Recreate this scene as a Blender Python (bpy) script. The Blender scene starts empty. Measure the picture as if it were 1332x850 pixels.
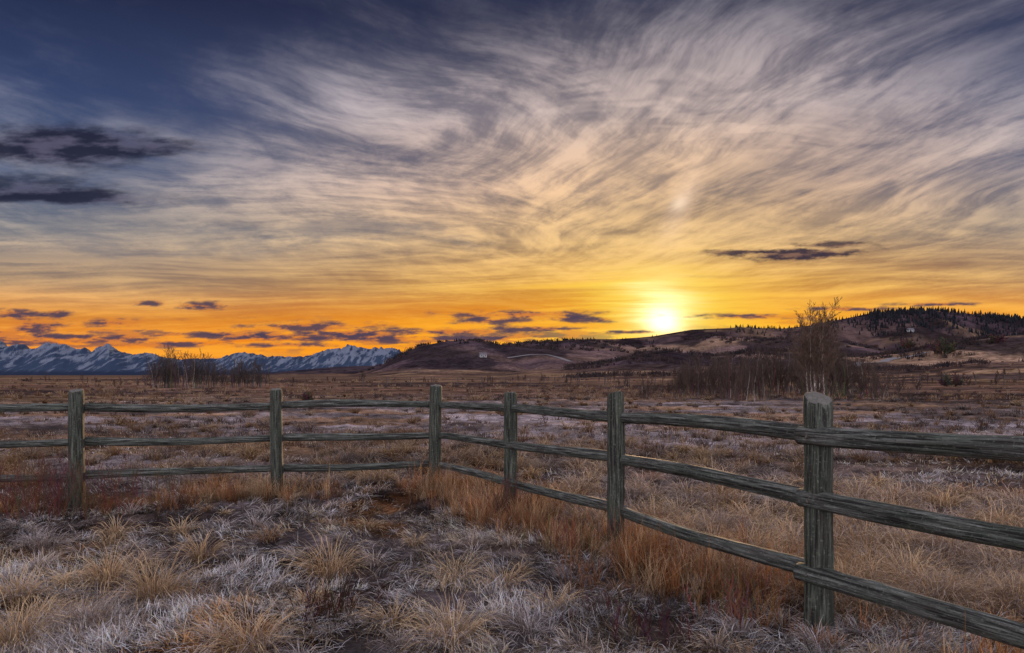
import bpy, math, random
import numpy as np
from mathutils import Vector, Matrix

random.seed(4); RNG=np.random.default_rng(11)
scene=bpy.context.scene
scene.view_settings.view_transform='Standard'
scene.view_settings.look='None'
scene.view_settings.exposure=0
CH=1.5; F=888.0; HY=488.0

# ------------------------------------------------------------ noise helpers
TAB=np.random.default_rng(5).random((256,256))
def vnoise(x,y,s=0):
    x=np.asarray(x,float)+s*17.31; y=np.asarray(y,float)+s*9.77
    xi=np.floor(x).astype(np.int64); yi=np.floor(y).astype(np.int64)
    fx=x-xi; fy=y-yi
    fx=fx*fx*(3-2*fx); fy=fy*fy*(3-2*fy)
    a=TAB[xi&255,yi&255]; b=TAB[(xi+1)&255,yi&255]
    c=TAB[xi&255,(yi+1)&255]; d=TAB[(xi+1)&255,(yi+1)&255]
    return (a*(1-fx)+b*fx)*(1-fy)+(c*(1-fx)+d*fx)*fy
def fbm(x,y,s=0,o=4):
    v=0;a=.5;f=1.0;t=0
    for i in range(o):
        v=v+a*vnoise(np.asarray(x)*f,np.asarray(y)*f,s+i*3); t+=a; a*=.5; f*=2.03
    return v/t
_g=np.random.default_rng(77).random((256,256))*2*math.pi
GXT=np.cos(_g).astype(np.float32); GYT=np.sin(_g).astype(np.float32)
def gnoise(x,y,s=0):
    x=(x+s*13.7).astype(np.float32); y=(y+s*7.9).astype(np.float32)
    xi=np.floor(x).astype(np.int32); yi=np.floor(y).astype(np.int32)
    fx=x-xi; fy=y-yi; ux=fx*fx*fx*(fx*(fx*6-15)+10); uy=fy*fy*fy*(fy*(fy*6-15)+10)
    def c(a,b):
        i=(xi+a)&255; j=(yi+b)&255
        return GXT[i,j]*(fx-a)+GYT[i,j]*(fy-b)
    return (c(0,0)*(1-ux)+c(1,0)*ux)*(1-uy)+(c(0,1)*(1-ux)+c(1,1)*ux)*uy
def gf(x,y,s=0,o=5,rough=.55):
    v=0;a=1.;f=1.;t=0
    for i in range(o):
        v=v+a*gnoise(x*f,y*f,s+i*5); t+=a; a*=rough; f*=2.07
    return .5+v/t*1.25
def sstep(a,b,x):
    t=np.clip((x-a)/(b-a),0,1); return t*t*(3-2*t)
def lerp(a,b,t): return np.asarray(a)*(1-t[...,None])+np.asarray(b)*t[...,None]

# ------------------------------------------------------------ terrain
RIDGES=[
 (240,95,200,[(600,488),(700,488),(780,484),(860,481),(940,484),(1020,480),(1100,476),(1200,474),(1270,467),(1332,466),(1700,460)]),
 (500,150,200,[(600,488),(640,486),(690,479),(740,476),(790,470),(830,463),(880,456),(930,461),(980,453),(1050,456),(1110,463),(1170,458),(1230,446),(1290,436),(1332,432),(1700,425)]),
 (950,300,300,[(420,488),(450,488),(470,483),(495,474),(520,461),(545,450),(585,443),(625,443),(655,448),(690,444),(740,440),(790,443),(830,449),(880,441),(930,435),(985,440),(1060,437),(1110,446),(1160,455),(1300,456),(1700,460)]),
 (1600,430,700,[(640,488),(700,455),(740,441),(800,440),(850,436),(900,428),(960,426),(1020,427),(1060,423),(1100,415),(1135,407),(1200,404),(1332,410),(1700,418)]),
 (3200,700,900,[(300,488),(340,486),(380,482),(440,477),(520,475),(560,476),(700,480),(900,480)]),
]
def terrain(X,Y):
    X=np.asarray(X,float);Y=np.asarray(Y,float)
    R=np.sqrt(X*X+Y*Y)
    near=sstep(90,30,R)
    h=near*((fbm(X*1.3,Y*1.3,1,3)-.5)*.15+(vnoise(X*5,Y*5,9)-.5)*.05+(fbm(X*.22,Y*.22,3,2)-.5)*.10)
    if not np.any(Y>60): return h
    Yc=np.maximum(Y,1.0)
    px=666+F*X/Yc
    front=sstep(20,90,Y)
    best=np.zeros_like(R)
    for k,(Yk,wf,wb,prof) in enumerate(RIDGES):
        xs=[p[0] for p in prof]; ys=[p[1] for p in prof]
        yp=np.interp(px,xs,ys)
        H=np.maximum(0,(HY-yp))/F*Yk
        nn=fbm(X/(Yk*.13)+k,Y/(Yk*.13),20+k,4)
        Yo=Yk*(1+.16*(fbm(px/150.,px*0,30+k,2)-.5))
        t=(Y-Yo); b=np.where(t<0,np.exp(-(t/wf)**2),np.exp(-(t/wb)**2))
        gul=np.abs(vnoise(X/(Yk*.045),Y/(Yk*.11),50+k)-.5)*2
        hh=H*(b*(1+.05*(nn-.5)) - b*(1-b)*(.70*(1-gul)+1.0*(nn-.5)))
        best=np.maximum(best,hh)
    return h+front*np.maximum(best,0)

def pix_to_ground(px,py,y0=30,y1=2500):
    Ys=np.geomspace(y0,y1,3000)
    X=(px-666)/F*Ys
    z=terrain(X,Ys); ray=CH-(py-HY)/F*Ys
    m=np.where(z>=ray)[0]
    i=m[0] if len(m) else len(Ys)-1
    return X[i],Ys[i],z[i]

def mesh_np(name,V,Fc,col=None,mat=None,smooth=False,n=3,parent=None,cname='Col'):
    me=bpy.data.meshes.new(name)
    V=np.asarray(V,np.float32);Fc=np.asarray(Fc,np.int32)
    me.vertices.add(len(V)); me.vertices.foreach_set('co',V.ravel())
    me.loops.add(Fc.size); me.loops.foreach_set('vertex_index',Fc.ravel())
    me.polygons.add(len(Fc))
    me.polygons.foreach_set('loop_start',np.arange(0,Fc.size,n,dtype=np.int32))
    me.polygons.foreach_set('loop_total',np.full(len(Fc),n,np.int32))
    me.update(calc_edges=True)
    me.polygons.foreach_set('use_smooth',np.full(len(Fc),smooth,bool))
    if col is not None:
        at=me.color_attributes.new(cname,'FLOAT_COLOR','POINT')
        c=np.ones((len(V),4),np.float32); c[:,:3]=col
        at.data.foreach_set('color',c.ravel())
    ob=bpy.data.objects.new(name,me)
    scene.collection.objects.link(ob)
    if mat: me.materials.append(mat)
    if parent: ob.parent=parent
    return ob

# ------------------------------------------------------------ node helper
class NB:
    def __init__(s,nt): s.nt=nt; s.N=nt.nodes; s.L=nt.links
    def new(s,t,**k):
        n=s.N.new(t)
        for a,b in k.items(): setattr(n,a,b)
        return n
    def put(s,sock,v):
        if hasattr(v,'is_linked') or isinstance(v,bpy.types.NodeSocket): s.L.new(v,sock)
        else:
            if isinstance(v,(tuple,list)) and len(v)==3 and sock.type=='RGBA': v=(*v,1)
            sock.default_value=v
    def m(s,op,a,b=None,c=None):
        n=s.new('ShaderNodeMath',operation=op)
        s.put(n.inputs[0],a)
        if b is not None: s.put(n.inputs[1],b)
        if c is not None: s.put(n.inputs[2],c)
        return n.outputs[0]
    def add(s,a,b): return s.m('ADD',a,b)
    def sub(s,a,b): return s.m('SUBTRACT',a,b)
    def mul(s,a,b): return s.m('MULTIPLY',a,b)
    def ss(s,x,a,b,lo=0.,hi=1.):
        n=s.new('ShaderNodeMapRange',interpolation_type='SMOOTHSTEP')
        s.put(n.inputs[0],x); n.inputs[1].default_value=a;n.inputs[2].default_value=b
        n.inputs[3].default_value=lo;n.inputs[4].default_value=hi
        return n.outputs[0]
    def mix(s,f,a,b,bt='MIX'):
        n=s.new('ShaderNodeMix',data_type='RGBA',blend_type=bt)
        s.put(n.inputs[0],f); s.put(n.inputs[6],a); s.put(n.inputs[7],b)
        return n.outputs[2]
    def vec(s,x,y,z=0.):
        n=s.new('ShaderNodeCombineXYZ')
        for i,v in enumerate((x,y,z)): s.put(n.inputs[i],v)
        return n.outputs[0]
    def noise(s,v,scale=1.,detail=4.,rough=.5,dist=0.,out=0):
        n=s.new('ShaderNodeTexNoise'); s.L.new(v,n.inputs['Vector'])
        n.inputs['Scale'].default_value=scale;n.inputs['Detail'].default_value=detail
        n.inputs['Roughness'].default_value=rough;n.inputs['Distortion'].default_value=dist
        return n.outputs[out]
    def ramp(s,x,stops,interp='LINEAR'):
        n=s.new('ShaderNodeValToRGB'); s.put(n.inputs[0],x)
        cr=n.color_ramp; cr.interpolation=interp
        while len(cr.elements)<len(stops): cr.elements.new(.5)
        for e,(p,c) in zip(cr.elements,stops):
            e.position=p; e.color=(*c,1)
        return n.outputs[0]
def lin(r,g,b):
    def f(c):
        c/=255.
        return c/12.92 if c<=.04045 else ((c+.055)/1.055)**2.4
    return (f(r),f(g),f(b))
def newmat(name):
    m=bpy.data.materials.new(name); m.use_nodes=True; m.node_tree.nodes.clear()
    b=NB(m.node_tree); o=b.new('ShaderNodeOutputMaterial')
    return m,b,o

# ------------------------------------------------------------ world + sky dome
SUN_AZ=math.atan(196/888.); SUN_EL=math.radians(5.0)
w=bpy.data.worlds.new('World'); scene.world=w; w.use_nodes=True
nt=w.node_tree; bgn=nt.nodes['Background']
ns=nt.nodes.new('ShaderNodeTexSky'); ns.sky_type='NISHITA'; ns.sun_disc=False
ns.sun_elevation=SUN_EL; ns.sun_rotation=SUN_AZ
nt.links.new(ns.outputs[0],bgn.inputs[0]); bgn.inputs[1].default_value=.05
w.cycles.sampling_method='NONE'

az_=np.concatenate([np.linspace(-.86,.86,1350),np.linspace(.86,2*math.pi-.86,130)[1:-1]])
tv=np.concatenate([[-.12,-.03],np.linspace(-.004,.62,600),np.tan(np.linspace(math.atan(.64),math.radians(89.5),60))])
TV,AZ=np.meshgrid(tv,az_,indexing='ij')
EL=np.arctan(TV)
sx=np.cos(EL)*np.sin(AZ); sy=np.cos(EL)*np.cos(AZ); sz=np.sin(EL)
ys=np.maximum(sy,.12)
u=sx/ys; v=np.maximum(sz/ys,0)
tt_=np.maximum(sz/((np.hypot(sx,sy)+ys)*.5),0)
frontm=sstep(.1,.3,sy)
P=np.maximum(sz,0)+.11
cx=sx/P; cy=sy/P
def G(uc,vc,ru,rv,uu=None,vv=None):
    uu=u if uu is None else uu; vv=v if vv is None else vv
    return np.exp(-((uu-uc)/ru)**2-((vv-vc)/rv)**2)
wa=gf(cx*.5,cy*.5,1,3)-.5; wb=gf(cx*.5,cy*.5,2,3)-.5
wc=gf(cx*1.6,cy*1.6,3,3)-.5; wd_2=gf(cx*1.6,cy*1.6,4,3)-.5
cxw=cx+wa*.38+wc*.10; cyw=cy+wb*.38+wd_2*.10
def streak(az,sa,sl,seed,o=6,rough=.6):
    c,s_=math.cos(az),math.sin(az)
    al=cxw*s_+cyw*c; ac=cxw*c-cyw*s_
    return gf(ac*sa,al*sl,seed,o,rough)
LW=sstep(.30,-.20,u+.30*wc)
LH=sstep(.36,.22,v)*sstep(.10,-.20,u)
def fan(azL,azR,azH,sa,sl,s,o,rg):
    a=streak(azL,sa,sl,s,o,rg); b=streak(azR,sa,sl,s+1,o,rg); h=streak(azH,sa,sl,s+2,o,rg)
    m=a*LW+b*(1-LW); n=np.sqrt(LW**2+(1-LW)**2); m=.5+(m-.5)/n
    k=m*(1-LH)+h*LH; n=np.sqrt(LH**2+(1-LH)**2); return .5+(k-.5)/n
f_big=fan(.95,-.45,1.35,1.5,.50,100,6,.60)
f_mid=fan(.75,-.60,1.28,4.0,.60,110,7,.68)
f_fin=fan(1.05,-.35,1.38,13.,1.3,120,5,.66)
f_x=streak(.15,4.2,.7,130,7,.66)
f_rip=streak(1.75,11.,2.6,133,3,.6)
broad=gf(cxw*.6+3,cyw*.6,14,4,.55)
puff=gf(cxw*5,cyw*5,15,6,.66)
bias=-.06+.11*sstep(-.55,.05,u)+.13*G(.18,.22,.40,.13)-.15*sstep(.38,.56,v)+.22*G(-.17,.385,.15,.07)+.20*G(.28,.42,.22,.07,u,v-(u-.28)*.25)+.08*G(.60,.30,.25,.12)-.12*G(-.62,.48,.38,.12)+.15*G(-.35,.25,.28,.05)
veil=sstep(.26,.82,f_big*.50+broad*.50+bias+(puff-.5)*.12)
fib=sstep(.32,.68,.40*f_mid+.22*f_fin+.20*f_x+.18*puff)
rp=G(.17,.415,.13,.055)+.6*G(.45,.35,.2,.06)
fib=np.clip(fib*(1-.45*rp)+.45*rp*sstep(.35,.65,f_rip),0,1)
cloud=veil*(.28+.78*fib)+.30*fib*(1-veil)*sstep(-.5,.4,bias*4)
cloud=np.clip(cloud*sstep(.68,.34,v)**.35,0,1)
vb=v+.010*(gf(u*1.4,v*6,20,3)-.5)*4
hb=gf(u*1.1,(vb+u*.015)*34,21,6,.6); hb2=gf(u*3.2,vb*20,22,6,.6); hb3=gf(u*2.0,(vb-u*.03)*80,23,5,.62)
band=sstep(.36,.66,hb*.42+hb2*.28+hb3*.30)
lowm=sstep(.27,.10,v)
cloud=cloud*(1-lowm)+(cloud*.42+band*.66)*lowm
cloud=np.clip(cloud,0,1)
g=np.exp(-((u-.20)/.58)**2)
def ramp(t,stops):
    xs=[s[0] for s in stops]; return np.stack([np.interp(t,xs,[s[1][k] for s in stops]) for k in range(3)],-1)
base_a=ramp(tt_,[(0,lin(236,132,36)),(.045,lin(236,132,34)),(.08,lin(196,124,58)),(.12,lin(136,118,106)),(.18,lin(88,102,122)),(.27,lin(66,86,122)),(.38,lin(52,68,108)),(.53,lin(32,40,70)),(.9,lin(60,64,92))])
base_n=ramp(tt_,[(0,lin(255,128,4)),(.045,lin(252,136,8)),(.09,lin(228,130,22)),(.13,lin(182,120,52)),(.19,lin(132,108,90)),(.27,lin(98,94,104)),(.38,lin(72,76,98)),(.53,lin(44,49,74)),(.9,lin(62,64,92))])
cl_a=ramp(tt_,[(0,lin(255,166,58)),(.08,lin(250,172,80)),(.13,lin(224,184,138)),(.2,lin(184,176,168)),(.3,lin(168,172,186)),(.42,lin(144,150,174)),(.55,lin(104,110,138)),(.9,lin(100,100,125))])
cl_n=ramp(tt_,[(0,lin(255,180,32)),(.08,lin(255,190,58)),(.13,lin(255,198,94)),(.2,lin(255,206,142)),(.27,lin(248,204,168)),(.38,lin(214,192,184)),(.55,lin(152,148,160)),(.9,lin(105,105,128))])
G1=g[...,None]
base=base_a*(1-G1)+base_n*G1; clc=cl_a*(1-G1)+cl_n*G1
col=base*(1-cloud[...,None])+clc*cloud[...,None]
def over(m,c):
    global col
    m=np.clip(m,0,1)[...,None]; col=col*(1-m)+np.asarray(c)*m
vg=v+(hb2-.5)*.035; ug=u+(hb-.5)*.10
over(G(.22,.050,.60,.045,ug,vg)*(.30+.65*band),lin(255,158,12))
over(G(.22,.20,.20,.12)*(.10+cloud)*.62,lin(255,214,150))
over(G(.215,.090,.24,.055,ug,vg)*(.30+.70*band),lin(255,188,42))
over(G(.215,.085,.115,.065,ug,vg)*(.50+.65*band),lin(255,210,64))
over(G(.222,.090,.072,.042,ug,vg)*(.55+.75*band),lin(255,236,110))
over(G(.222,.084,.040,.042,ug,vg)*(.65+.70*band),(1.6,1.35,.70))
over(G(.222,.074,.020,.024,u,vg)*1.0,(2.2,1.9,1.2))
over(G(.19,.054,.22,.013,ug,v)*.80,(1.15,.70,.08))
sl_=u-.40*(v-.25)
over(G(.245,.252,.010,.010,sl_)*.8,lin(255,232,200))
over(G(.248,.262,.018,.055,sl_)*(.2+.5*puff),lin(255,216,182))
rag=gf(u*7,v*30,30,6,.62); rag2=gf(u*18,v*85,31,6,.6)
def blob(xc,yc,rx,ry,amt,c,edge=.9,soft=.35,slope=0.,rg=None):
    rg=rag if rg is None else rg
    uc=(xc-666)/888.; vc=(488-yc)/888.
    vv=v-(u-uc)*slope
    d=np.sqrt(((u-uc)*888/rx)**2+((vv-vc)*888/ry)**2)
    near_=sstep(2.2,1.2,d)
    d=d+(rg-.5)*edge*2
    over(sstep(1.05,1.05-soft*2,d)*amt*frontm*near_,c)
dk=lerp(lin(38,40,60),lin(84,82,104),sstep(.38,.70,rag))
blob(450,300,150,26,.50,np.broadcast_to(lin(82,92,112),col.shape),1.1,.6,-.05)
blob(230,318,220,22,.4,np.broadcast_to(lin(88,99,120),col.shape),1.,.6)
blob(95,192,150,36,.97,dk,.30,.34,.02)
blob(200,192,80,16,.85,dk,.40,.4,.02)
blob(40,186,100,32,.8,dk,.3,.4)
blob(90,256,160,14,.95,dk,.42,.35,-.03)
blob(30,244,120,22,.75,dk,.5,.4)
dw=lerp(lin(56,48,64),lin(128,96,84),sstep(.38,.66,rag2))
blob(1040,331,100,10,.97,dw,.6,.35,.02,rag2)
blob(1085,319,60,6,.85,dw,.6,.4,.0,rag2)
blob(945,329,60,5,.85,dw,.6,.4,0,rag2)
do=lerp(lin(80,66,84),lin(206,122,62),sstep(.42,.66,rag2))
for a in [(690,410,120,8),(640,418,70,6),(405,426,110,9),(450,434,80,7),(300,438,80,7),(262,398,50,7),(196,395,28,5),(150,420,45,7),(345,437,60,6),
          (45,424,55,15),(20,408,45,9),(75,408,22,6),(160,441,90,6),(590,431,90,6),(980,412,100,5),(1100,402,70,4),(760,416,60,5),(235,448,80,5),(70,438,80,5),(500,441,90,6),(620,441,90,5),(820,432,60,3),(20,446,60,5),(380,449,80,5),(700,428,80,5),(560,452,60,4),(1220,396,70,4)]:
    blob(*a,.95,do,.65,.42,0,rag2)
hcn=gf(u*8,v*60+3.3,33,6,.58)
over(sstep(.52,.64,hcn)*G(0,.055,9,.022)*frontm*(.8-.75*G(.215,.085,.09,.06)),do)
back_fill=sstep(.15,-.55,sy)
over(back_fill,lerp((1.60,1.56,1.84),(2.3,2.2,2.42),sstep(.35,.65,wa+.5)))  # unseen sky behind the camera, brightened as added fill light
over(sstep(.55,.95,sz)*.85,(.85,.82,.98))  # overhead sky out of view, also brightened to add light on the ground
over(sstep(-.005,-.06,sz),(.10,.08,.08))
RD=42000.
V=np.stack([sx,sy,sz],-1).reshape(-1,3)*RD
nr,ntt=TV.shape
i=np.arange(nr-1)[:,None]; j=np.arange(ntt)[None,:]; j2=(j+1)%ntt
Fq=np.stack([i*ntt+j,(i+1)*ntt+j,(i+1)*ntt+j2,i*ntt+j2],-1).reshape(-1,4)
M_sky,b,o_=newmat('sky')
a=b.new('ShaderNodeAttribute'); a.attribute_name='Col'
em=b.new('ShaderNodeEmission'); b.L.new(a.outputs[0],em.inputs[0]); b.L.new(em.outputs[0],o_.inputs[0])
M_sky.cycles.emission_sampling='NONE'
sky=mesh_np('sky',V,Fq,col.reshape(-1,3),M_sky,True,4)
sky.visible_shadow=False
del col,cl_a,cl_n,cloud,base,clc,f_big,f_mid,f_fin,f_x

sl=bpy.data.lights.new('sun','SUN'); sl.energy=4.8; sl.angle=math.radians(5); sl.color=(1.,.62,.32)
so=bpy.data.objects.new('sun',sl); scene.collection.objects.link(so)
sd=Vector((math.sin(SUN_AZ)*math.cos(SUN_EL),math.cos(SUN_AZ)*math.cos(SUN_EL),math.sin(SUN_EL)))
so.rotation_euler=sd.to_track_quat('Z','Y').to_euler()

# ------------------------------------------------------------ materials
def grass_mat(name,trans=.3):
    m,b,o=newmat(name)
    a=b.new('ShaderNodeAttribute'); a.attribute_name='Col'
    d=b.new('ShaderNodeBsdfDiffuse')
    b.L.new(a.outputs[0],d.inputs[0])
    if trans>0:
        tr=b.new('ShaderNodeBsdfTranslucent'); mx=b.new('ShaderNodeMixShader')
        b.L.new(a.outputs[0],tr.inputs[0]); mx.inputs[0].default_value=trans
        b.L.new(d.outputs[0],mx.inputs[1]);b.L.new(tr.outputs[0],mx.inputs[2]);b.L.new(mx.outputs[0],o.inputs[0])
    else: b.L.new(d.outputs[0],o.inputs[0])
    return m
M_grass=grass_mat('dry_grass',.28); M_mat=grass_mat('matted_grass',0.); M_twig=grass_mat('twig',0.); M_pine=grass_mat('conifer',0.)

def ground_mat():
    m,b,o=newmat('ground')
    p=b.new('ShaderNodeBsdfDiffuse')
    a=b.new('ShaderNodeAttribute'); a.attribute_name='Col'
    geo=b.new('ShaderNodeNewGeometry'); pos=geo.outputs['Position']
    ln=b.new('ShaderNodeVectorMath',operation='LENGTH'); b.L.new(pos,ln.inputs[0]); dist=ln.outputs['Value']
    nA=b.noise(pos,14.,3,.7,.0); nB=b.noise(pos,2.2,4,.7,.0); nC=b.noise(pos,.28,4,.7,.0); nD=b.noise(pos,.035,6,.74,.0)
    fa=b.ss(dist,40,8); fb=b.ss(dist,250,30); fc=b.ss(dist,1500,150)
    def sp(n,f,k): return b.add(1.,b.mul(b.mul(b.sub(n,.5),f),k))
    k=b.mul(b.mul(sp(nA,fa,2.8),sp(nB,fb,3.4)),b.mul(sp(nC,fc,3.6),sp(nD,1.,3.4)))
    k=b.m('MAXIMUM',k,.10)
    kc=b.new('ShaderNodeCombineXYZ')
    for i in range(3): b.L.new(k,kc.inputs[i])
    c=b.mix(1.,a.outputs[0],kc.outputs[0],'MULTIPLY')
    b.L.new(c,p.inputs['Color'])
    bp=b.new('ShaderNodeBump'); bp.inputs['Strength'].default_value=.8; bp.inputs['Distance'].default_value=.06
    b.L.new(nB,bp.inputs['Height']); b.L.new(bp.outputs[0],p.inputs['Normal'])
    b.L.new(p.outputs[0],o.inputs[0]); return m
M_ground=ground_mat()

# ------------------------------------------------------------ ground sheet
rs=np.concatenate([[0.3],np.geomspace(.8,30000,600)])
th=np.concatenate([np.linspace(-.95,.95,740),np.linspace(.95,2*math.pi-.95,80)[1:-1]])
Rg,Tg=np.meshgrid(rs,th,indexing='ij')
X=Rg*np.sin(Tg);Y=Rg*np.cos(Tg);Z=terrain(X,Y)
nr,ntt=Rg.shape
V=np.stack([X,Y,Z],-1).reshape(-1,3)
i=np.arange(nr-1)[:,None]; j=np.arange(ntt)[None,:]; j2=(j+1)%ntt
Fq=np.stack([i*ntt+j,i*ntt+j2,(i+1)*ntt+j2,(i+1)*ntt+j],-1).reshape(-1,4)
def field_color(X,Y,Z):
    R=np.sqrt(X*X+Y*Y)
    c=lerp((.045,.032,.029),(.12,.095,.095),sstep(.35,.65,fbm(X*.8,Y*.8,4,4)))
    c=lerp(c,(.19,.085,.036),sstep(.56,.68,fbm(X*.9,Y*.9,14,4))*sstep(14,8,R)*.85)
    fr=sstep(9,14,R)*sstep(60,35,R)
    c2=lerp((.085,.060,.052),(.20,.165,.168),sstep(.36,.68,fbm(X*.14,Y*.3,6,5)))
    c2=lerp(c2,(.19,.112,.065),sstep(.48,.62,fbm(X*.16,Y*.5,16,4))*.85)
    c=c*(1-fr[...,None])+c2*fr[...,None]
    fr=sstep(35,60,R)
    c3=lerp((.120,.072,.052),(.053,.035,.032),sstep(.4,.6,fbm(X*.03,Y*.06,7,5)))
    c3=lerp(c3,(.20,.127,.077),sstep(.54,.66,fbm(X*.02,Y*.07,8,4)))
    c=c*(1-fr[...,None])+c3*fr[...,None]
    hill=sstep(2,9,Z)*sstep(120,230,R)
    wx=fbm(X*.006,Y*.006,40,5); 
    ch=lerp((.066,.043,.051),(.120,.076,.070),sstep(.38,.6,wx))
    right=sstep(.05,.3,X/np.maximum(Y,1))
    ch=ch*(1+.22*right[...,None])
    tan=sstep(.49,.60,fbm(X*.004,Y*.009,42,4))
    ch=lerp(ch,(.245,.155,.095),tan*(.22+.48*right))
    scr=sstep(.48,.56,fbm(X*.014,Y*.008,41,6))
    ch=lerp(ch,(.027,.020,.023),scr*.88)
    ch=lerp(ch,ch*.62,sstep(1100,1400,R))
    c=c*(1-hill[...,None])+ch*hill[...,None]
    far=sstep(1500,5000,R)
    c=lerp(c,(.026,.031,.056),far*.9)  # bluish distance haze blended into the ground colour
    return c
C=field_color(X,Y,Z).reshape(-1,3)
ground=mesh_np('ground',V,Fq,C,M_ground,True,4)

# ------------------------------------------------------------ mountains
nx,ny=1500,100
uu=np.linspace(-1.15,-.105,nx); yy=np.linspace(10600,14000,ny)
U,YY=np.meshgrid(uu,yy,indexing='ij'); XX=U*YY
pxm=666+F*U
prof=[(-500,455),(-300,445),(-150,452),(0,444),(30,451),(70,446),(95,453),(120,455),(142,447),(165,458),(200,462),(240,466),(280,466),(305,460),(325,457),(345,464),(370,465),(400,459),(430,453),(460,447),(480,453),(500,450),(520,450),(533,461),(548,476),(560,489)]
Hm=np.maximum(0,HY-np.interp(pxm,[p[0] for p in prof],[p[1] for p in prof]))/F*12300
rid=1-np.abs(2*fbm(XX/420,YY/900,60,5)-1)
rid2=1-np.abs(2*fbm(XX/120,YY/420,63,4)-1)
tt=(YY-12300-600*(fbm(XX/1500,XX*0,66,3)-.5))
b_=np.where(tt<0,np.clip(1+tt/1650,0,1)**1.15,np.clip(1-tt/1500,0,1))
ZZ=Hm*b_*(.62+.36*rid+.18*rid2)-20
ZZ=np.where(Hm*b_<1,-30,ZZ)
zr=ZZ/460.
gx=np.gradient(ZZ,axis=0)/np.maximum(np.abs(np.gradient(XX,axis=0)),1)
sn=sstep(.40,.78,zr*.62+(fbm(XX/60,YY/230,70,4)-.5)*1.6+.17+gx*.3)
cm=lerp((.042,.062,.105),(.17,.195,.25),sn)  # rock and snow colours with bluish aerial haze mixed in
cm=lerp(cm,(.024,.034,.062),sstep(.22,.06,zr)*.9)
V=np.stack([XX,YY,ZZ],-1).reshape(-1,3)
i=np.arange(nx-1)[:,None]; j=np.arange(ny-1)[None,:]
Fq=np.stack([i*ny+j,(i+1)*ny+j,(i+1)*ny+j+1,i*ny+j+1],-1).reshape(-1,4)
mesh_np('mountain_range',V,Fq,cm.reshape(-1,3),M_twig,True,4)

# ------------------------------------------------------------ grass blades
def blades(P,az,L,lean,droop,wd,c0,c1,nseg=2):
    N=len(P); V=np.zeros((N,2*nseg+1,3),np.float32); Cc=np.zeros((N,2*nseg+1,3),np.float32)
    side=np.stack([np.cos(az+1.57),np.sin(az+1.57),0*az],-1)
    tw=RNG.uniform(-1,1,N)
    cur=P.copy(); ang=lean.copy()
    for s in range(nseg+1):
        f=s/nseg
        cc=c0*(1-f)+c1*f
        if s<nseg:
            wv=(wd*(1-.55*f)/2)[:,None]*(side+np.array([0,0,1.])*tw[:,None]*.5)
            V[:,2*s]=cur-wv; V[:,2*s+1]=cur+wv; Cc[:,2*s]=cc; Cc[:,2*s+1]=cc
            st=L/nseg
            cur=cur+np.stack([np.cos(az)*np.sin(ang)*st,np.sin(az)*np.sin(ang)*st,np.cos(ang)*st],-1)
            ang=ang+droop/nseg
        else:
            V[:,2*s]=cur; Cc[:,2*s]=cc
    fs=[]
    for s in range(nseg-1):
        a=2*s; fs+= [(a,a+1,a+3),(a,a+3,a+2)]
    a=2*(nseg-1); fs.append((a,a+1,a+2))
    Fc=(np.arange(N)[:,None,None]*(2*nseg+1)+np.array(fs)[None]).reshape(-1,3)
    return V.reshape(-1,3),Fc,Cc.reshape(-1,3)
def merge(parts):
    V=[];Fs=[];C=[];o=0
    for v,f,c in parts:
        V.append(v);Fs.append(f+o);C.append(c);o+=len(v)
    return np.concatenate(V),np.concatenate(Fs),np.concatenate(C)

NG=58000; per=7
inv=RNG.uniform(1/60.,1/3.1,NG); Yg=1/inv; Xg=RNG.uniform(-.98,.98,NG)*Yg
cl_=fbm(Xg*2.6,Yg*2.6,80,3)
keep=RNG.random(NG)< .12+1.3*sstep(.40,.57,cl_)
Xg,Yg=Xg[keep],Yg[keep]
azg=fbm(Xg*.9,Yg*.9,81,2)*10+RNG.normal(0,1.0,len(Xg)); Lg=RNG.uniform(.05,.14,len(Xg)); tg=RNG.uniform(.38,1.5,len(Xg)); cg=RNG.random(len(Xg))
Xb=np.repeat(Xg,per);Yb=np.repeat(Yg,per);N=len(Xb)
azc=np.repeat(azg,per); 
sprd=np.maximum(.022,.004*Yb)
Xb=Xb+RNG.normal(0,1,N)*sprd; Yb=Yb+RNG.normal(0,1,N)*sprd
Zb=terrain(Xb,Yb)
az=azc+RNG.normal(0,.38,N)
farf=sstep(8,25,Yb)
L=np.repeat(Lg,per)*RNG.uniform(.7,1.3,N)*(1-.25*farf)
lean=np.clip(RNG.normal(1.12,.30,N),.2,1.5); droop=RNG.uniform(.2,1.0,N)
wd=np.maximum(RNG.uniform(.0026,.005,N),.0007*Yb)
pal=np.array([(.44,.395,.40),(.76,.71,.72),(.30,.235,.205),(.58,.44,.30),(.09,.062,.052),(.42,.22,.10)])
ww=np.stack([.28-.06*farf,.22-.10*farf,.22+.1*farf,.12+.10*farf+.36*sstep(.50,.64,fbm(Xb*.9,Yb*.9,83,3)),.20+0*Xb,.05+1.0*sstep(.54,.66,fbm(Xb*.9,Yb*.9,14,4))*(1-farf)],-1)
ww/=ww.sum(1,keepdims=True); cum=ww.cumsum(1); rr=(np.repeat(cg,per)*.999*.6+RNG.random(N)*.4)[:,None]
ci=np.minimum((rr>cum).sum(1),5)
c1=pal[ci]*RNG.uniform(.75,1.2,N)[:,None]*np.repeat(tg,per)[:,None]*((.50+1.0*sstep(.3,.7,fbm(Xb*1.7,Yb*1.7,85,3)))*(1-.36*farf))[:,None]
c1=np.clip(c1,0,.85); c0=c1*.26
P0=np.stack([Xb,Yb,Zb-.004+RNG.uniform(0,.02,N)],-1)
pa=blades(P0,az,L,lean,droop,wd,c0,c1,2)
mesh_np('matted_grass',*pa[:2],pa[2],M_mat)

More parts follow.
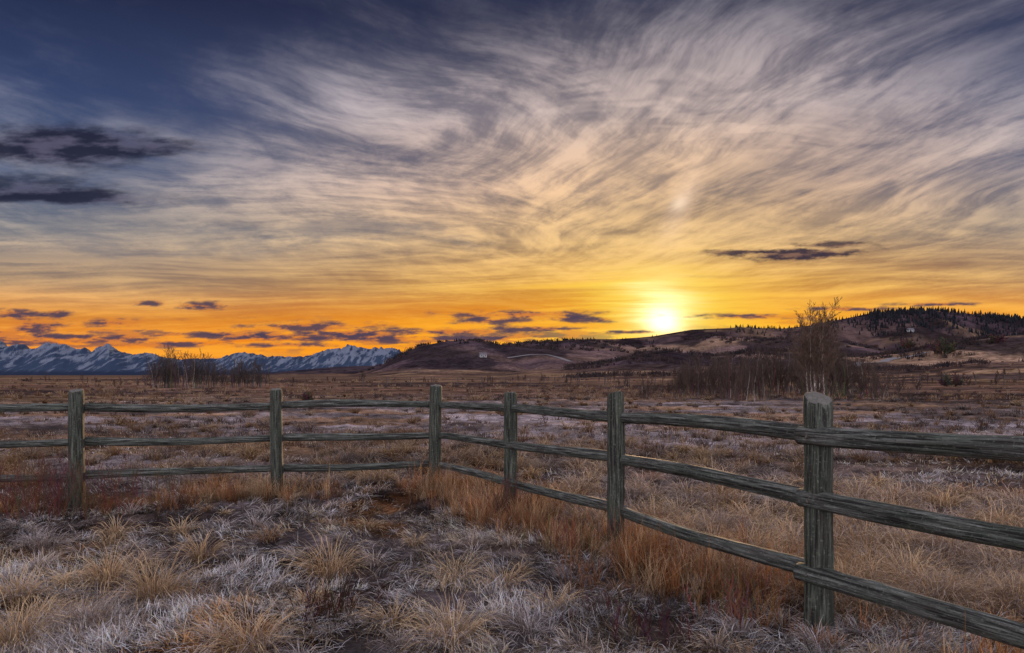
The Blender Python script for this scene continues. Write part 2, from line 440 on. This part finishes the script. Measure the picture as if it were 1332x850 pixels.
def g2w(px_,py_):
    Y_=F*CH/(py_-HY); return (px_-666)/F*Y_,Y_
tp=[]
for (a,b,r) in [(592,758,.21),(588,842,.23),(262,728,.21),(200,786,.28),(142,764,.24),(115,834,.23),(20,788,.21),(18,852,.25),(430,752,.28),(322,858,.23),
                (655,770,.16),(510,826,.15),(235,698,.17),(60,720,.21),(150,698,.18),(350,709,.15),(90,765,.15),(250,780,.13),(180,740,.16),(50,806,.15),(480,690,.13),(540,705,.12),(720,800,.15),(400,800,.13)]:
    X_,Y_=g2w(a,b); tp.append((X_,Y_,r,0))
for (a,b,r) in [(1180,765,.26),(975,685,.24),(880,670,.22),(1120,692,.2),(1290,748,.24),(1010,643,.22),(1230,664,.24),(1300,690,.22),(1200,720,.2),(1320,800,.2)]:
    X_,Y_=g2w(a,b); tp.append((X_,Y_,r,0))
for k in range(250):
    Y_=1/RNG.uniform(1/9.5,1/3.4); X_=RNG.uniform(-.95,.95)*Y_
    tp.append((X_,Y_,RNG.uniform(.06,.16),2 if RNG.random()<.55 else 1))
for k in range(3100):
    Y_=1/RNG.uniform(1/50.,1/4.2); X_=RNG.uniform(-.95,.95)*Y_
    infence = (X_ < -.98+(8.76-Y_)*.579+.3) and (Y_ < 8.76+.267*(X_+.98)+.3)
    if infence: continue
    if vnoise(X_*.35,Y_*.35,90)<.34 : continue
    tp.append((X_,Y_,RNG.uniform(.11,.26)*(1+.008*Y_),1))
parts=[]
for (X_,Y_,r,kd) in tp:
    n=int(np.clip((3600 if kd==0 else 2400)*r/max(Y_,3.5)+20,40,520))
    if Y_>14: n=45
    ph=RNG.uniform(0,2*math.pi,n); rad=r*.42*np.sqrt(RNG.random(n))
    xx=X_+np.cos(ph)*rad; yy_=Y_+np.sin(ph)*rad
    zz=terrain(xx,yy_)-.01
    az=ph+RNG.normal(0,.5,n)
    ln=r*RNG.uniform(.8,1.75,n)*(1.15 if kd==0 else 1.)
    lean=np.clip(.10+rad/(r*.42)*.60+RNG.normal(0,.15,n),0,1.4)
    dr=RNG.uniform(1.2,2.5,n)
    wd_=np.full(n,max(.0032,.00075*Y_))
    if kd==0 and RNG.random()<.75: base_t=np.array((.86,.62,.38))
    elif kd==2: base_t=np.array((.72,.66,.65))
    else: base_t=np.array([(.72,.53,.32),(.70,.55,.42),(.44,.37,.345),(.46,.29,.165)][RNG.choice(4,p=[.26,.26,.26,.22])])
    if Y_>10: base_t=base_t*.64
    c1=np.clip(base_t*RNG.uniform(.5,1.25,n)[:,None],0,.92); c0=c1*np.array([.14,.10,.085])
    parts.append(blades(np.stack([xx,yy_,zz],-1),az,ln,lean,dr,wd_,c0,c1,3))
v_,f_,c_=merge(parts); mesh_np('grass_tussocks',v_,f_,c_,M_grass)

FC=np.array([-.98,8.76]); FR=np.array([2.90,2.06]); FL=np.array([-8.9,6.64])
def fence_grass(A,Bp,nc,wid,seed,col,hmul=1.,per=34):
    s=RNG.random(nc); off=RNG.normal(0,wid,nc)
    d=(Bp-A); nrm=np.array([-d[1],d[0]])/np.hypot(*d)
    q=A+s[:,None]*d+off[:,None]*nrm
    cn=fbm(q[:,0]*1.3,q[:,1]*1.3,seed,3)
    k=RNG.random(nc)<.14+sstep(.40,.56,cn); q=q[k]; cn=cn[k]; nc=len(q)
    hc=RNG.uniform(.12,.40,nc)*(.6+.7*sstep(.42,.62,cn))*hmul; tc_=RNG.uniform(.5,1.45,nc)
    mixc=RNG.random(nc)
    q=np.repeat(q,per,0)+RNG.normal(0,.035,(nc*per,2)); n=nc*per
    zz=terrain(q[:,0],q[:,1])-.01
    L=np.repeat(hc,per)*RNG.uniform(.45,1.15,n)
    az=RNG.uniform(0,6.28,n)
    c1=np.where((np.repeat(mixc,per)<.38)[:,None],np.array((.54,.38,.23)),np.array(col))*np.repeat(tc_,per)[:,None]*RNG.uniform(.6,1.3,n)[:,None]
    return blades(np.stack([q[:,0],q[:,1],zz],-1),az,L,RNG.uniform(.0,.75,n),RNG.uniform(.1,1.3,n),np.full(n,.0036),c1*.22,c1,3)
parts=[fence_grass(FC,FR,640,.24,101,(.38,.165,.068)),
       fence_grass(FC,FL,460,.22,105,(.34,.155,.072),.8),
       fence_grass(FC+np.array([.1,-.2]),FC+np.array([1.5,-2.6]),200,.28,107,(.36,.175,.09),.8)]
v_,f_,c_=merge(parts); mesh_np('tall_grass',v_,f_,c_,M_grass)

# ------------------------------------------------------------ branch segments
def tubes(segs,ns=3):
    S=np.array(segs,float)
    a=S[:,:3];b=S[:,3:6];d=b-a;d/=np.maximum(np.linalg.norm(d,axis=1,keepdims=True),1e-6)
    ref=np.where(np.abs(d[:,2:3])>.9,np.array([[1.,0,0]]),np.array([[0,0,1.]]))
    s1=np.cross(d,ref); s1/=np.linalg.norm(s1,axis=1,keepdims=True); s2=np.cross(d,s1)
    N=len(S); V=np.zeros((N,2*ns,3))
    for k in range(ns):
        o=math.cos(2*math.pi*k/ns)*s1+math.sin(2*math.pi*k/ns)*s2
        V[:,k]=a+o*S[:,6:7]; V[:,ns+k]=b+o*S[:,7:8]
    fs=[]
    for k in range(ns): k2=(k+1)%ns; fs.append((k,k2,ns+k2,ns+k))
    Fc=(np.arange(N)[:,None,None]*(2*ns)+np.array(fs)[None]).reshape(-1,4)
    Cc=np.repeat(S[:,8:11],2*ns,axis=0)
    return V.reshape(-1,3),Fc,Cc
def grow(segs,p,d,L,r,lvl,rnd,col,nb,up=.25,ang=.6,minr=.004,steps=4,shr=.55,colt=None,start=.25):
    pts=[]; q=Vector(p); dd=Vector(d).normalized(); st=L/steps
    for s in range(steps):
        f0=s/steps; f1=(s+1)/steps
        ra=max(r*(1-.8*f0),minr*.7); rb=max(r*(1-.8*f1),minr*.5)
        q2=q+dd*st
        segs.append((*q,*q2,ra,rb,*col))
        pts.append((q.copy(),dd.copy(),ra,f0)); q=q2
        dd=(dd+Vector((rnd.gauss(0,.10),rnd.gauss(0,.10),rnd.gauss(0,.05)+up*.2))).normalized()
    if lvl<=0: return
    n=nb[-lvl] if isinstance(nb,(list,tuple)) else nb
    for k in range(n):
        f=start+(1-start)*(k+rnd.random())/n
        idx=min(int(f*steps),steps-1); bp,bd,br,_=pts[idx]
        bp=bp+bd*st*((f*steps)-idx)
        th_=rnd.uniform(0,6.283)
        s1=bd.orthogonal().normalized(); s2=bd.cross(s1)
        rad=s1*math.cos(th_)+s2*math.sin(th_)
        a=ang*rnd.uniform(.6,1.3)
        nd=bd*math.cos(a)+rad*math.sin(a); nd.z+=up
        grow(segs,bp,nd,L*shr*(1.15-.75*f)*rnd.uniform(.7,1.2),max(br*.45,minr),lvl-1,rnd,colt or col,nb,up,ang,minr,max(2,steps-1),shr,colt,start)
def ground_z(x,y): return float(terrain(np.array([x]),np.array([y]))[0])

rnd=random.Random(3)
segs=[]; X_,Y_=(1060-666)/F*44,44.
for dx,dy,h,lean_ in [(0,0,5.9,0.0),(.28,.1,5.2,.07),(-.35,.2,4.7,-.08),(-.1,.3,5.5,-.03),(.5,-.1,4.4,.1)]:
    z0=ground_z(X_+dx,Y_+dy)-.1
    grow(segs,(X_+dx,Y_+dy,z0),(lean_,0,1),h,.10 if dx==0 else .055,3,rnd,(.32,.27,.235),[30,10,5],.24,.70,.010,7,.44,(.105,.07,.052),.15)
v_,f_,c_=tubes(segs); mesh_np('aspen_tree',v_,f_,c_,M_twig,False,4)
def thicket(name,specs,seed,col,colt,nb=(9,4),minr=.009):
    rn=random.Random(seed); sg=[]
    for (x_,y_,h) in specs:
        pale=rn.random()<.15
        grow(sg,(x_,y_,ground_z(x_,y_)-.05),(rn.gauss(0,.09),rn.gauss(0,.07),1),h,.010+.009*h,2,rn,(.22,.185,.16) if pale else tuple(c*rn.uniform(.5,1.5) for c in col),nb,.26,.62,minr,4,.46,colt,.15)
    v_,f_,c_=tubes(sg); return mesh_np(name,v_,f_,c_,M_twig,False,4)
clumps=[(838,42,7,1.3),(858,48,8,1.5),(880,50,12,1.9),(905,46,22,2.5),(925,53,22,3.0),(946,44,24,2.8),(968,55,26,3.3),(990,47,26,3.0),(1012,50,24,3.1),(1032,54,24,3.2),(1062,50,18,3.0),(1085,46,24,3.1),(1106,55,22,3.3),(1128,44,14,2.3),(1148,50,12,2.0),(968,38,12,1.8),(1068,39,10,1.9),(890,57,12,2.2),(1165,41,6,1.2)]
sp=[]
for (cxp,Yc_,n,h) in clumps:
    xc_=(cxp-666)/F*Yc_
    for k in range(n):
        d=rnd.gauss(0,.55); e=rnd.gauss(0,1.)
        sp.append((xc_+d,Yc_+e,h*rnd.uniform(.45,1.15)*math.exp(-(d/1.3)**2)))
thicket('aspen_thicket',sp,5,(.085,.064,.054),(.066,.046,.038),(15,6),.0095)
sp=[]
for (cxp,Yc_,n,h) in [(212,78,24,3.7),(232,82,26,4.1),(262,76,24,3.4),(285,84,16,2.8),(312,79,26,3.3),(335,82,14,2.6),(205,86,10,2.6)]:
    xc_=(cxp-666)/F*Yc_
    for k in range(n): sp.append((xc_+rnd.gauss(0,.65),Yc_+rnd.gauss(0,1.),h*rnd.uniform(.5,1.1)))
thicket('aspen_grove',sp,6,(.075,.06,.056),(.06,.045,.041),(13,5),.016)
sp=[]
for (cxp,cyp,n,h) in [(385,500,4,1.6),(430,498,4,1.4),(470,497,5,2.0),(560,499,4,1.4),(640,502,4,1.3),(680,497,6,2.0),(705,498,5,1.8),(745,502,5,1.6),(790,499,6,2.2),(815,505,4,1.2),(1205,503,6,1.5),(1270,506,5,1.4),(1310,500,6,1.8),(120,500,4,1.7),(60,498,4,1.8),(165,505,3,1.2),(1190,510,6,1.2),(1225,498,6,1.9),(1250,500,5,1.7)]:
    Yc_=F*CH/(cyp-HY); xc_=(cxp-666)/F*Yc_
    for k in range(n): sp.append((xc_+rnd.gauss(0,.9),Yc_+rnd.gauss(0,1.),h*rnd.uniform(.5,1.1)))
thicket('willow_thicket',sp,7,(.065,.047,.04),(.058,.04,.034),(11,5),.022)
def bush(name,xp,yp,h,wid,seed,col,minr,n=40,Yd=None):
    rn=random.Random(seed); sg=[]
    X_=(xp-666)/F*Yd; z_=ground_z(X_,Yd)
    for k in range(n):
        a=rn.uniform(0,6.283); sprd=rn.uniform(0,1.5)
        grow(sg,(X_+math.cos(a)*wid*.2,Yd+math.sin(a)*wid*.2,z_-.03),(math.cos(a)*sprd,math.sin(a)*sprd,1),h*rn.uniform(.5,1.)/(1+.3*sprd),minr*1.5,2,rn,tuple(c*rn.uniform(.6,1.4) for c in col),(8,4),.08,.75,minr,4,.5,None,.15)
    v_,f_,c_=tubes(sg); return mesh_np(name,v_,f_,c_,M_twig,False,4)
for (xp,yp,hp,s) in [(1228,461,24,11),(1237,503,20,12),(1178,455,16,13),(1297,446,14,14),(400,522,14,15)]:
    X_,Yd,z_=pix_to_ground(xp,yp)
    h=hp*Yd/F
    bush('willow_bush',xp,yp,h,h,s,(.075,.05,.046),max(.010,.00045*Yd),34,Yd)
sg=[]; rn=random.Random(8)
def tufts(L):
    L=np.array([l[:3] for l in L]),[l[3:] for l in L]
    zs=terrain(L[0][:,0],L[0][:,1])
    for (xk,Yk,h),(cc,n,fl),z_ in zip(L[0],L[1],zs):
        for q in range(n):
            a=rn.uniform(0,6.283); sp_=rn.uniform(.1,fl); k=h*rn.uniform(.5,1)/math.sqrt(1+sp_*sp_)
            r_=max(.004,.00038*Yk); ox=rn.gauss(0,h*.5); j_=rn.uniform(.7,1.3)*.78
            sg.append((xk+ox,Yk,z_-.02,xk+ox+math.cos(a)*sp_*k,Yk+math.sin(a)*sp_*k,z_+k,r_,r_*.7,cc[0]*j_,cc[1]*j_,cc[2]*j_))
TL=[]
for k in range(2600):
    Yk=1/rn.uniform(1/260.,1/40.); xk=rn.uniform(-.95,.95)*Yk
    if vnoise(xk*.05,Yk*.03,95)<.45 and rn.random()<.7: continue
    TL.append((xk,Yk,rn.uniform(.08,.32)*(1+Yk*.006),rn.choice([(.10,.062,.05),(.17,.095,.055),(.07,.05,.045),(.28,.18,.11),(.24,.16,.11)]),14,1.3))
for k in range(1500):
    Yk=1/rn.uniform(1/45.,1/12.); xk=rn.uniform(-.95,.95)*Yk
    if vnoise(xk*.12,Yk*.12,96)<.45 and rn.random()<.8: continue
    TL.append((xk,Yk,rn.uniform(.06,.20)*(1+Yk*.008),rn.choice([(.09,.055,.045),(.16,.09,.05),(.06,.045,.04),(.22,.14,.09)]),16,1.3))
for (Y0,Y1,n,h0,h1) in [(190,245,420,.8,2.2),(400,520,520,1.6,4.0),(480,515,560,1.8,4.0),(820,960,460,2.5,5.0),(225,242,260,.8,2.0)]:
    for k in range(n):
        Yk=rn.uniform(Y0,Y1); xk=rn.uniform(.08,.95)*Yk if Y0<700 else rn.uniform(-.22,.6)*Yk
        if vnoise(xk/Y0*14,Yk/Y0*10,98)<.50: continue
        TL.append((xk,Yk,rn.uniform(h0,h1),rn.choice([(.05,.036,.037),(.07,.046,.043),(.033,.028,.031)]),18,.9))
tufts(TL)
v_,f_,c_=tubes(sg); mesh_np('sagebrush',v_,f_,c_,M_twig,False,4)

def twig_shrub(x_,y_,h,wid,n,seed,col=(.13,.05,.035)):
    rn=random.Random(seed); sg=[]
    for k in range(n):
        ax=rn.gauss(0,wid*.4); ay=rn.gauss(0,wid*.18)
        grow(sg,(x_+ax,y_+ay,ground_z(x_+ax,y_+ay)-.02),(rn.gauss(0,.25),rn.gauss(0,.25),1),h*rn.uniform(.5,1.05),.004,2,rn,tuple(c*rn.uniform(.6,1.5) for c in col),(6,3),.2,.5,.0017,4,.45,None,.2)
    v_,f_,c_=tubes(sg); return mesh_np('red_twig_shrub',v_,f_,c_,M_twig,False,4)
twig_shrub(-5.05,7.35,.68,1.15,130,21,(.085,.042,.031))
twig_shrub(-1.07,4.0,.27,.25,34,22,(.042,.022,.020))
twig_shrub(-.02,7.0,.46,.35,50,23,(.08,.040,.030))
twig_shrub(.80,3.85,.24,.40,28,24,(.05,.028,.024))
twig_shrub(.45,4.15,.16,.4,18,25,(.05,.030,.026))
twig_shrub(-4.2,7.75,.28,.9,30,26,(.13,.065,.04))
twig_shrub(.55,5.6,.32,.5,34,27,(.10,.052,.037))
twig_shrub(1.35,4.1,.34,.35,34,28,(.14,.075,.042))

# ------------------------------------------------------------ conifers on the ridges
sg_v=[];sg_f=[];sg_c=[];o=0; rn=random.Random(9); CL=[]
for (xa,xb,Yk,n,h0,h1) in [(1130,1345,1600,900,6,14),(950,1135,1600,200,5,10),(590,800,950,110,2.5,6),(700,860,1500,70,4,9),(1060,1200,1560,200,6,11),(1345,1700,1600,200,5,11),(840,1100,1450,90,4,9),(1150,1332,1350,200,4,9)]:
    for k in range(n):
        xp=rn.uniform(xa,xb)
        if vnoise(xp/18.,xa,97)<.36 and rn.random()<.7: continue
        Yt=Yk*rn.uniform(.86,1.06); CL.append(((xp-666)/F*Yt,Yt,rn.uniform(h0,h1)))
CL=np.array(CL); CZ=terrain(CL[:,0],CL[:,1])
for (x_,y_,h),z_ in zip(CL,CZ):
    z_=z_-.5; r=h*rn.uniform(.18,.30); c=rn.uniform(.6,1.3)*.8
    for lay in range(3):
        zb=z_+h*(.08+.26*lay); zt=z_+h*(.5+.25*lay); rr_=r*(1-.28*lay); n=6
        vs=[(x_+math.cos(6.283*k/n+lay)*rr_*rn.uniform(.7,1.2),y_+math.sin(6.283*k/n+lay)*rr_,zb+rn.uniform(-.3,.3)) for k in range(n)]+[(x_+rn.uniform(-.2,.2),y_,zt)]
        sg_v.extend(vs); sg_f.extend([(o+k,o+(k+1)%n,o+n) for k in range(n)]); sg_c.extend([(.022*c,.024*c,.029*c)]*(n+1)); o+=n+1
mesh_np('pine_trees',np.array(sg_v),np.array(sg_f),np.array(sg_c),M_pine,False,3)

# ------------------------------------------------------------ roads on hills
def simple_mat(name,c,rough=.9,scale=3.,var=.3):
    m,b,o_=newmat(name); p=b.new('ShaderNodeBsdfPrincipled'); p.inputs['Roughness'].default_value=rough
    tcn=b.new('ShaderNodeTexCoord'); n=b.noise(tcn.outputs['Object'],scale,5,.6)
    b.L.new(b.mix(n,tuple(k*(1-var) for k in c),tuple(k*(1+var) for k in c)),p.inputs['Base Color'])
    b.L.new(p.outputs[0],o_.inputs[0]); return m
M_road=simple_mat('gravel_road',(.16,.145,.15),.9,.2)
def road(name,pix,width,rng_=(100,2500)):
    pts=[pix_to_ground(a,b,*rng_)[:2] for a,b in pix]; pts=np.array(pts)
    d=np.concatenate([[0],np.cumsum(np.hypot(*np.diff(pts,axis=0).T))]); s=np.linspace(0,d[-1],160)
    q=np.stack([np.interp(s,d,pts[:,0]),np.interp(s,d,pts[:,1])],-1)
    for _ in range(8): q[1:-1]=(q[:-2]+2*q[1:-1]+q[2:])/4
    tn=np.gradient(q,axis=0); tn/=np.linalg.norm(tn,axis=1,keepdims=True)+1e-9; nr_=np.stack([-tn[:,1],tn[:,0]],-1)
    rows=[]
    for k in np.linspace(-1,1,5):
        e=q+nr_*k*width/2; rows.append(np.stack([e[:,0],e[:,1],terrain(e[:,0],e[:,1])+.35],-1))
    V=np.stack(rows,1); n=len(q)
    i=np.arange(n-1)[:,None]; j=np.arange(4)[None]
    Fq=np.stack([i*5+j,i*5+j+1,(i+1)*5+j+1,(i+1)*5+j],-1).reshape(-1,4)
    mesh_np(name,V.reshape(-1,3),Fq,None,M_road,True,4)
road('road',[(1075,483),(1110,478),(1150,471),(1180,465),(1205,459)],5)
road('road',[(660,466),(690,462),(712,462),(728,466),(742,471)],5)

M_wall=simple_mat('white_siding',(.30,.285,.285)); M_roof=simple_mat('roof_shingle',(.10,.09,.10)); M_glass=simple_mat('window_glass',(.03,.035,.05),.2)
def boxm(name,sx,sy,sz,loc,mat,parent):
    v=[(a*sx/2,b*sy/2,c*sz/2) for a in(-1,1) for b in(-1,1) for c in(-1,1)]
    f=[(0,1,3,2),(4,6,7,5),(0,4,5,1),(2,3,7,6),(0,2,6,4),(1,5,7,3)]
    ob=mesh_np(name,np.array(v),np.array(f),None,mat,False,4); ob.parent=parent; ob.location=loc; return ob
def house(name,xp,yp,w_,d_,h_,rot):
    X_,Yd,z_=pix_to_ground(xp,yp,100)
    e=bpy.data.objects.new(name,None); scene.collection.objects.link(e); e.location=(X_,Yd,z_-.3); e.rotation_euler=(0,0,rot)
    boxm('walls',w_,d_,h_,(0,0,h_/2),M_wall,e)
    rh=w_*.3; ov=.5
    v=[(-w_/2-ov,-d_/2-ov,h_),(w_/2+ov,-d_/2-ov,h_),(w_/2+ov,d_/2+ov,h_),(-w_/2-ov,d_/2+ov,h_),(-w_/2-ov,0,h_+rh),(w_/2+ov,0,h_+rh)]
    me=bpy.data.meshes.new('roof'); me.from_pydata(v,[],[(0,1,5,4),(2,3,4,5),(0,4,3),(1,2,5),(0,3,2,1)]); me.materials.append(M_roof)
    r=bpy.data.objects.new('roof',me); scene.collection.objects.link(r); r.parent=e; r.location=(0,0,.01)
    for k in(-1,1): boxm('window',1.4,.1,1.2,(k*w_*.28,-d_/2-.05,h_*.55),M_glass,e)
    boxm('door',1.,.1,2.1,(0,-d_/2-.05,1.06),M_roof,e)
house('farm_house',628,465,7,6,3,.3)
house('farm_house',1184,432,12,8,4,.2)

e=bpy.data.objects.new('wire_fence',None); scene.collection.objects.link(e)
sg=[]
for k in range(46):
    xk=-20+k*3.2; yk=92-.35*k; z_=ground_z(xk,yk)
    sg.append((xk,yk,z_-.1,xk+rn.gauss(0,.03),yk,z_+1.25,.06,.055,.08,.068,.064))
    if k<45:
        x2=xk+3.2;y2=yk-.35;z2=ground_z(x2,y2)
        for hh in(.5,.85,1.15): sg.append((xk,yk,z_+hh,x2,y2,z2+hh,.006,.006,.10,.08,.08))
v_,f_,c_=tubes(sg,5); mesh_np('posts_and_wire',v_,f_,c_,M_twig,False,4,e)

# ------------------------------------------------------------ wooden fence
def wood(name,dark,mid,light,green):
    m,b,o_=newmat(name); p=b.new('ShaderNodeBsdfPrincipled'); p.inputs['Roughness'].default_value=.72
    p.inputs['Specular IOR Level'].default_value=.3
    tcn=b.new('ShaderNodeTexCoord'); oi=b.new('ShaderNodeObjectInfo')
    sp=b.new('ShaderNodeSeparateXYZ'); b.L.new(tcn.outputs['Object'],sp.inputs[0])
    sx,sy,sz=sp.outputs; rd=b.mul(oi.outputs['Random'],37.)
    szr=b.add(sz,rd)
    g1=b.noise(b.vec(b.mul(sx,55.),b.mul(sy,55.),b.mul(szr,3.2)),1.,5,.7,.5)
    g2=b.noise(b.vec(b.mul(sx,75.),b.mul(sy,75.),b.mul(szr,2.6)),1.,3,.6,.3)
    g3=b.noise(b.vec(b.mul(sx,10.),b.mul(sy,10.),b.mul(szr,4.5)),1.,5,.7,.3)
    g4=b.noise(b.vec(b.mul(sx,60.),b.mul(sy,60.),b.mul(szr,60.)),1.,3,.65,.0)
    c=b.ramp(g1,[(.30,dark),(.47,mid),(.60,light),(.72,tuple(min(1,k*1.6) for k in light))])
    c=b.mix(b.mul(b.ss(g3,.50,.62),.55),c,green)
    c=b.mix(b.mul(b.ss(g3,.46,.34),.65),c,(.050,.040,.034))
    c=b.mix(b.mul(b.ss(g2,.46,.38),.92),c,(.010,.008,.007))
    c=b.mix(b.mul(b.ss(g4,.58,.68),.45),c,(.24,.25,.21))
    c=b.mix(b.mul(b.ss(g4,.42,.32),.50),c,(.02,.018,.016))
    b.L.new(c,p.inputs['Base Color'])
    bp=b.new('ShaderNodeBump'); bp.inputs['Strength'].default_value=1.; bp.inputs['Distance'].default_value=.014
    b.L.new(b.add(g1,b.mul(b.ss(g2,.38,.5),.8)),bp.inputs['Height']); b.L.new(bp.outputs[0],p.inputs['Normal'])
    b.L.new(p.outputs[0],o_.inputs[0]); return m
M_post=wood('weathered_post',(.012,.013,.010),(.042,.047,.034),(.102,.110,.085),(.042,.057,.040))
M_rail=wood('weathered_rail',(.015,.015,.013),(.060,.063,.053),(.155,.160,.142),(.056,.072,.052))
M_end=simple_mat('end_grain',(.10,.092,.078),.85,60,.7)
M_bolt=simple_mat('rusty_bolt',(.06,.035,.025),.6,60)

fence=bpy.data.objects.new('wooden_rail_fence',None); scene.collection.objects.link(fence)
def log(name,p0,p1,r0,r1,seed,bend=.0,slant=0.,mat=None,dome=.012,rt=1.0):
    p0=Vector(p0);p1=Vector(p1); Lh=(p1-p0).length; ns=32; m=max(10,int(Lh/.04))
    rs_=np.random.default_rng(seed)
    thv=np.arange(ns)*2*math.pi/ns
    zs=np.linspace(0,Lh,m+1)
    V=[]
    cr=[(rs_.uniform(0,6.28),rs_.uniform(.2,.8)*Lh,rs_.uniform(.15,.5)*Lh) for _ in range(6)]
    ph=rs_.uniform(0,6.28); bd=rs_.uniform(0,6.28)
    kn=[(rs_.uniform(0,Lh),rs_.uniform(0,6.28)) for _ in range(int(Lh*3)+1)]
    def ring(zv,scale=1.,dz=0.):
        f=zv/Lh; r=r0+(r1-r0)*f
        r=r*(1+.06*(vnoise(np.cos(thv)*1.3+5,np.sin(thv)*1.3+zv*2.6+5,seed)-.5)*2+.03*(vnoise(np.cos(thv)*4+5,np.sin(thv)*4+zv*7+5,seed)-.5)*2+.03*math.sin(zv*3+ph))
        r=r+np.zeros(ns)
        for (ct,cz,cl2) in cr:
            dth=np.angle(np.exp(1j*(thv-ct-.15*math.sin(zv*2)))) 
            r=r-.010*np.exp(-(dth/.13)**2)*math.exp(-((zv-cz)/cl2)**4)
        for kz,kt in kn:
            dth=np.angle(np.exp(1j*(thv-kt))); r=r+.008*np.exp(-(dth/.3)**2-((zv-kz)/.035)**2)
        r=r*scale
        b=bend*math.sin(math.pi*f); ox=b*math.cos(bd)+.008*math.sin(zv*2.6+ph); oy=b*math.sin(bd)+.007*math.cos(zv*2.1+ph)
        zz=zv+dz+slant*np.cos(thv)*r*(1 if zv>Lh*.9 else 0)+(0 if zv<Lh*.99 else 1)*(vnoise(np.cos(thv)*3+3,np.sin(thv)*3+3,seed+7)-.5)*.016
        return np.stack([ox+np.cos(thv)*r,oy+np.sin(thv)*r,zz+0*thv],-1),(ox,oy)
    for zv in zs[:-1]: V.append(ring(zv)[0])
    V.append(ring(Lh,.985,-.010)[0]); V.append(ring(Lh,.92,0)[0]); V.append(ring(Lh,.5,dome*.8)[0])
    top,(ox,oy)=ring(Lh,.0,dome)
    nrr=len(V); V=np.concatenate(V+[np.array([[ox,oy,Lh+dome]])]); b0=ring(0)[1]
    V=np.concatenate([V,np.array([[b0[0],b0[1],-dome]])])
    tip=nrr*ns; bot=tip+1; faces=[]
    for a in range(nrr-1):
        for k in range(ns): k2=(k+1)%ns; faces.append((a*ns+k,a*ns+k2,(a+1)*ns+k2,(a+1)*ns+k))
    for k in range(ns): faces.append(((nrr-1)*ns+k,(nrr-1)*ns+(k+1)%ns,tip)); faces.append(((k+1)%ns,k,bot))
    me=bpy.data.meshes.new(name); me.from_pydata(V.tolist(),[],faces)
    me.materials.append(mat); me.materials.append(M_end)
    for pi,pl in enumerate(me.polygons):
        pl.use_smooth=True
        if pi>=(nrr-2)*ns: pl.material_index=1
    ob=bpy.data.objects.new(name,me); scene.collection.objects.link(ob); ob.parent=fence
    q=(p1-p0).to_track_quat('Z','Y'); ob.rotation_mode='QUATERNION'; ob.rotation_quaternion=q; ob.location=p0
    return ob
def W(pxx,Yd,yp=None,h=None): 
    return ((pxx-666)/F*Yd, Yd, CH-(yp-HY)/F*Yd if yp is not None else h)
posts={'a':(-190,7.15,512,.075),'b':(100,7.71,508,.080),'c':(360,8.47,507,.074),'d':(567,8.76,502,.078),
       'e':(663,7.32,512,.070),'f':(800,5.76,513,.073),'g':(1066,3.98,518,.080),'h':(1900,2.35,500,.08)}
for i_,(k,(a,Yd,tp_,r)) in enumerate(posts.items()):
    x_,_,zt=W(a,Yd,tp_)
    lx=RNG.normal(0,.010)
    log('post_%d'%(i_+1),(x_+lx,Yd,-.25),(x_,Yd,zt),r*1.04,r*.97,200+i_,.006,slant=[.15,.2,-.1,.1,.25,.35,.45,.2][i_],mat=M_post)
def rail(a,b,ya,yb,r0,r1,seed,offa=0.,offb=0.,bend=.012,ext=.05):
    Ya=posts[a][1] ; Yb_=posts[b][1]; xa=posts[a][0]; xb=posts[b][0]
    A=Vector(W(xa,Ya,ya)); Bv=Vector(W(xb,Yb_,yb))
    d=(Bv-A).normalized(); nrm=Vector((d.y,-d.x,0)); 
    if nrm.dot(-A)<0: nrm=-nrm
    A=A+nrm*offa-d*ext; Bv=Bv+nrm*offb+d*ext
    return log('rail_%d'%seed,A,Bv,r0,r1,300+seed,bend,0,M_rail,.004)
s_=1
for (a,b,ys) in [('a','b',((536,531),(581,575),(631,622))),('b','c',((530,529),(575,571),(620,611))),('c','d',((528,526),(570,566),(609,604)))]:
    for (ya,yb) in ys:
        rail(a,b,ya,yb,.049,.042,s_,-.075,-.075,bend=.018); s_+=1
for (ya,ym,yb,yc) in [(526,542,566,0),(567,597,649,0),(605,664,746,0)]:
    rail('d','f',ya,ym,.040,.047,s_,-.05,-.045,bend=.014); s_+=1
    rail('f','g',ym+1,yb,.046,.052,s_,-.045,-.02,bend=.012,ext=.03); s_+=1
for (ya,yb) in [(566,584),(650,697),(746,822)]:
    A=Vector(W(1066,3.98,ya)); E=Vector(W(1332,3.08,yb)); d=(E-A).normalized()
    nrm=Vector((d.y,-d.x,0)).normalized(); 
    if nrm.dot(-A)<0: nrm=-nrm
    log('rail_%d'%s_,A+nrm*.055-d*.09,A+nrm*.055+d*2.6,.054,.060,300+s_,.010,0,M_rail,.004)
    c0=A+nrm*.108
    log('bolt_%d'%s_,c0,c0+nrm*.012,.009,.008,400+s_,0,0,M_bolt,.002); s_+=1

# ------------------------------------------------------------ camera
cam=bpy.data.cameras.new('camera'); co=bpy.data.objects.new('camera',cam); scene.collection.objects.link(co)
co.location=(0,0,CH); co.rotation_euler=(math.radians(90),0,0)
cam.lens=24; cam.sensor_width=36; cam.shift_y=63/1332.; cam.clip_start=.05; cam.clip_end=90000
scene.camera=co
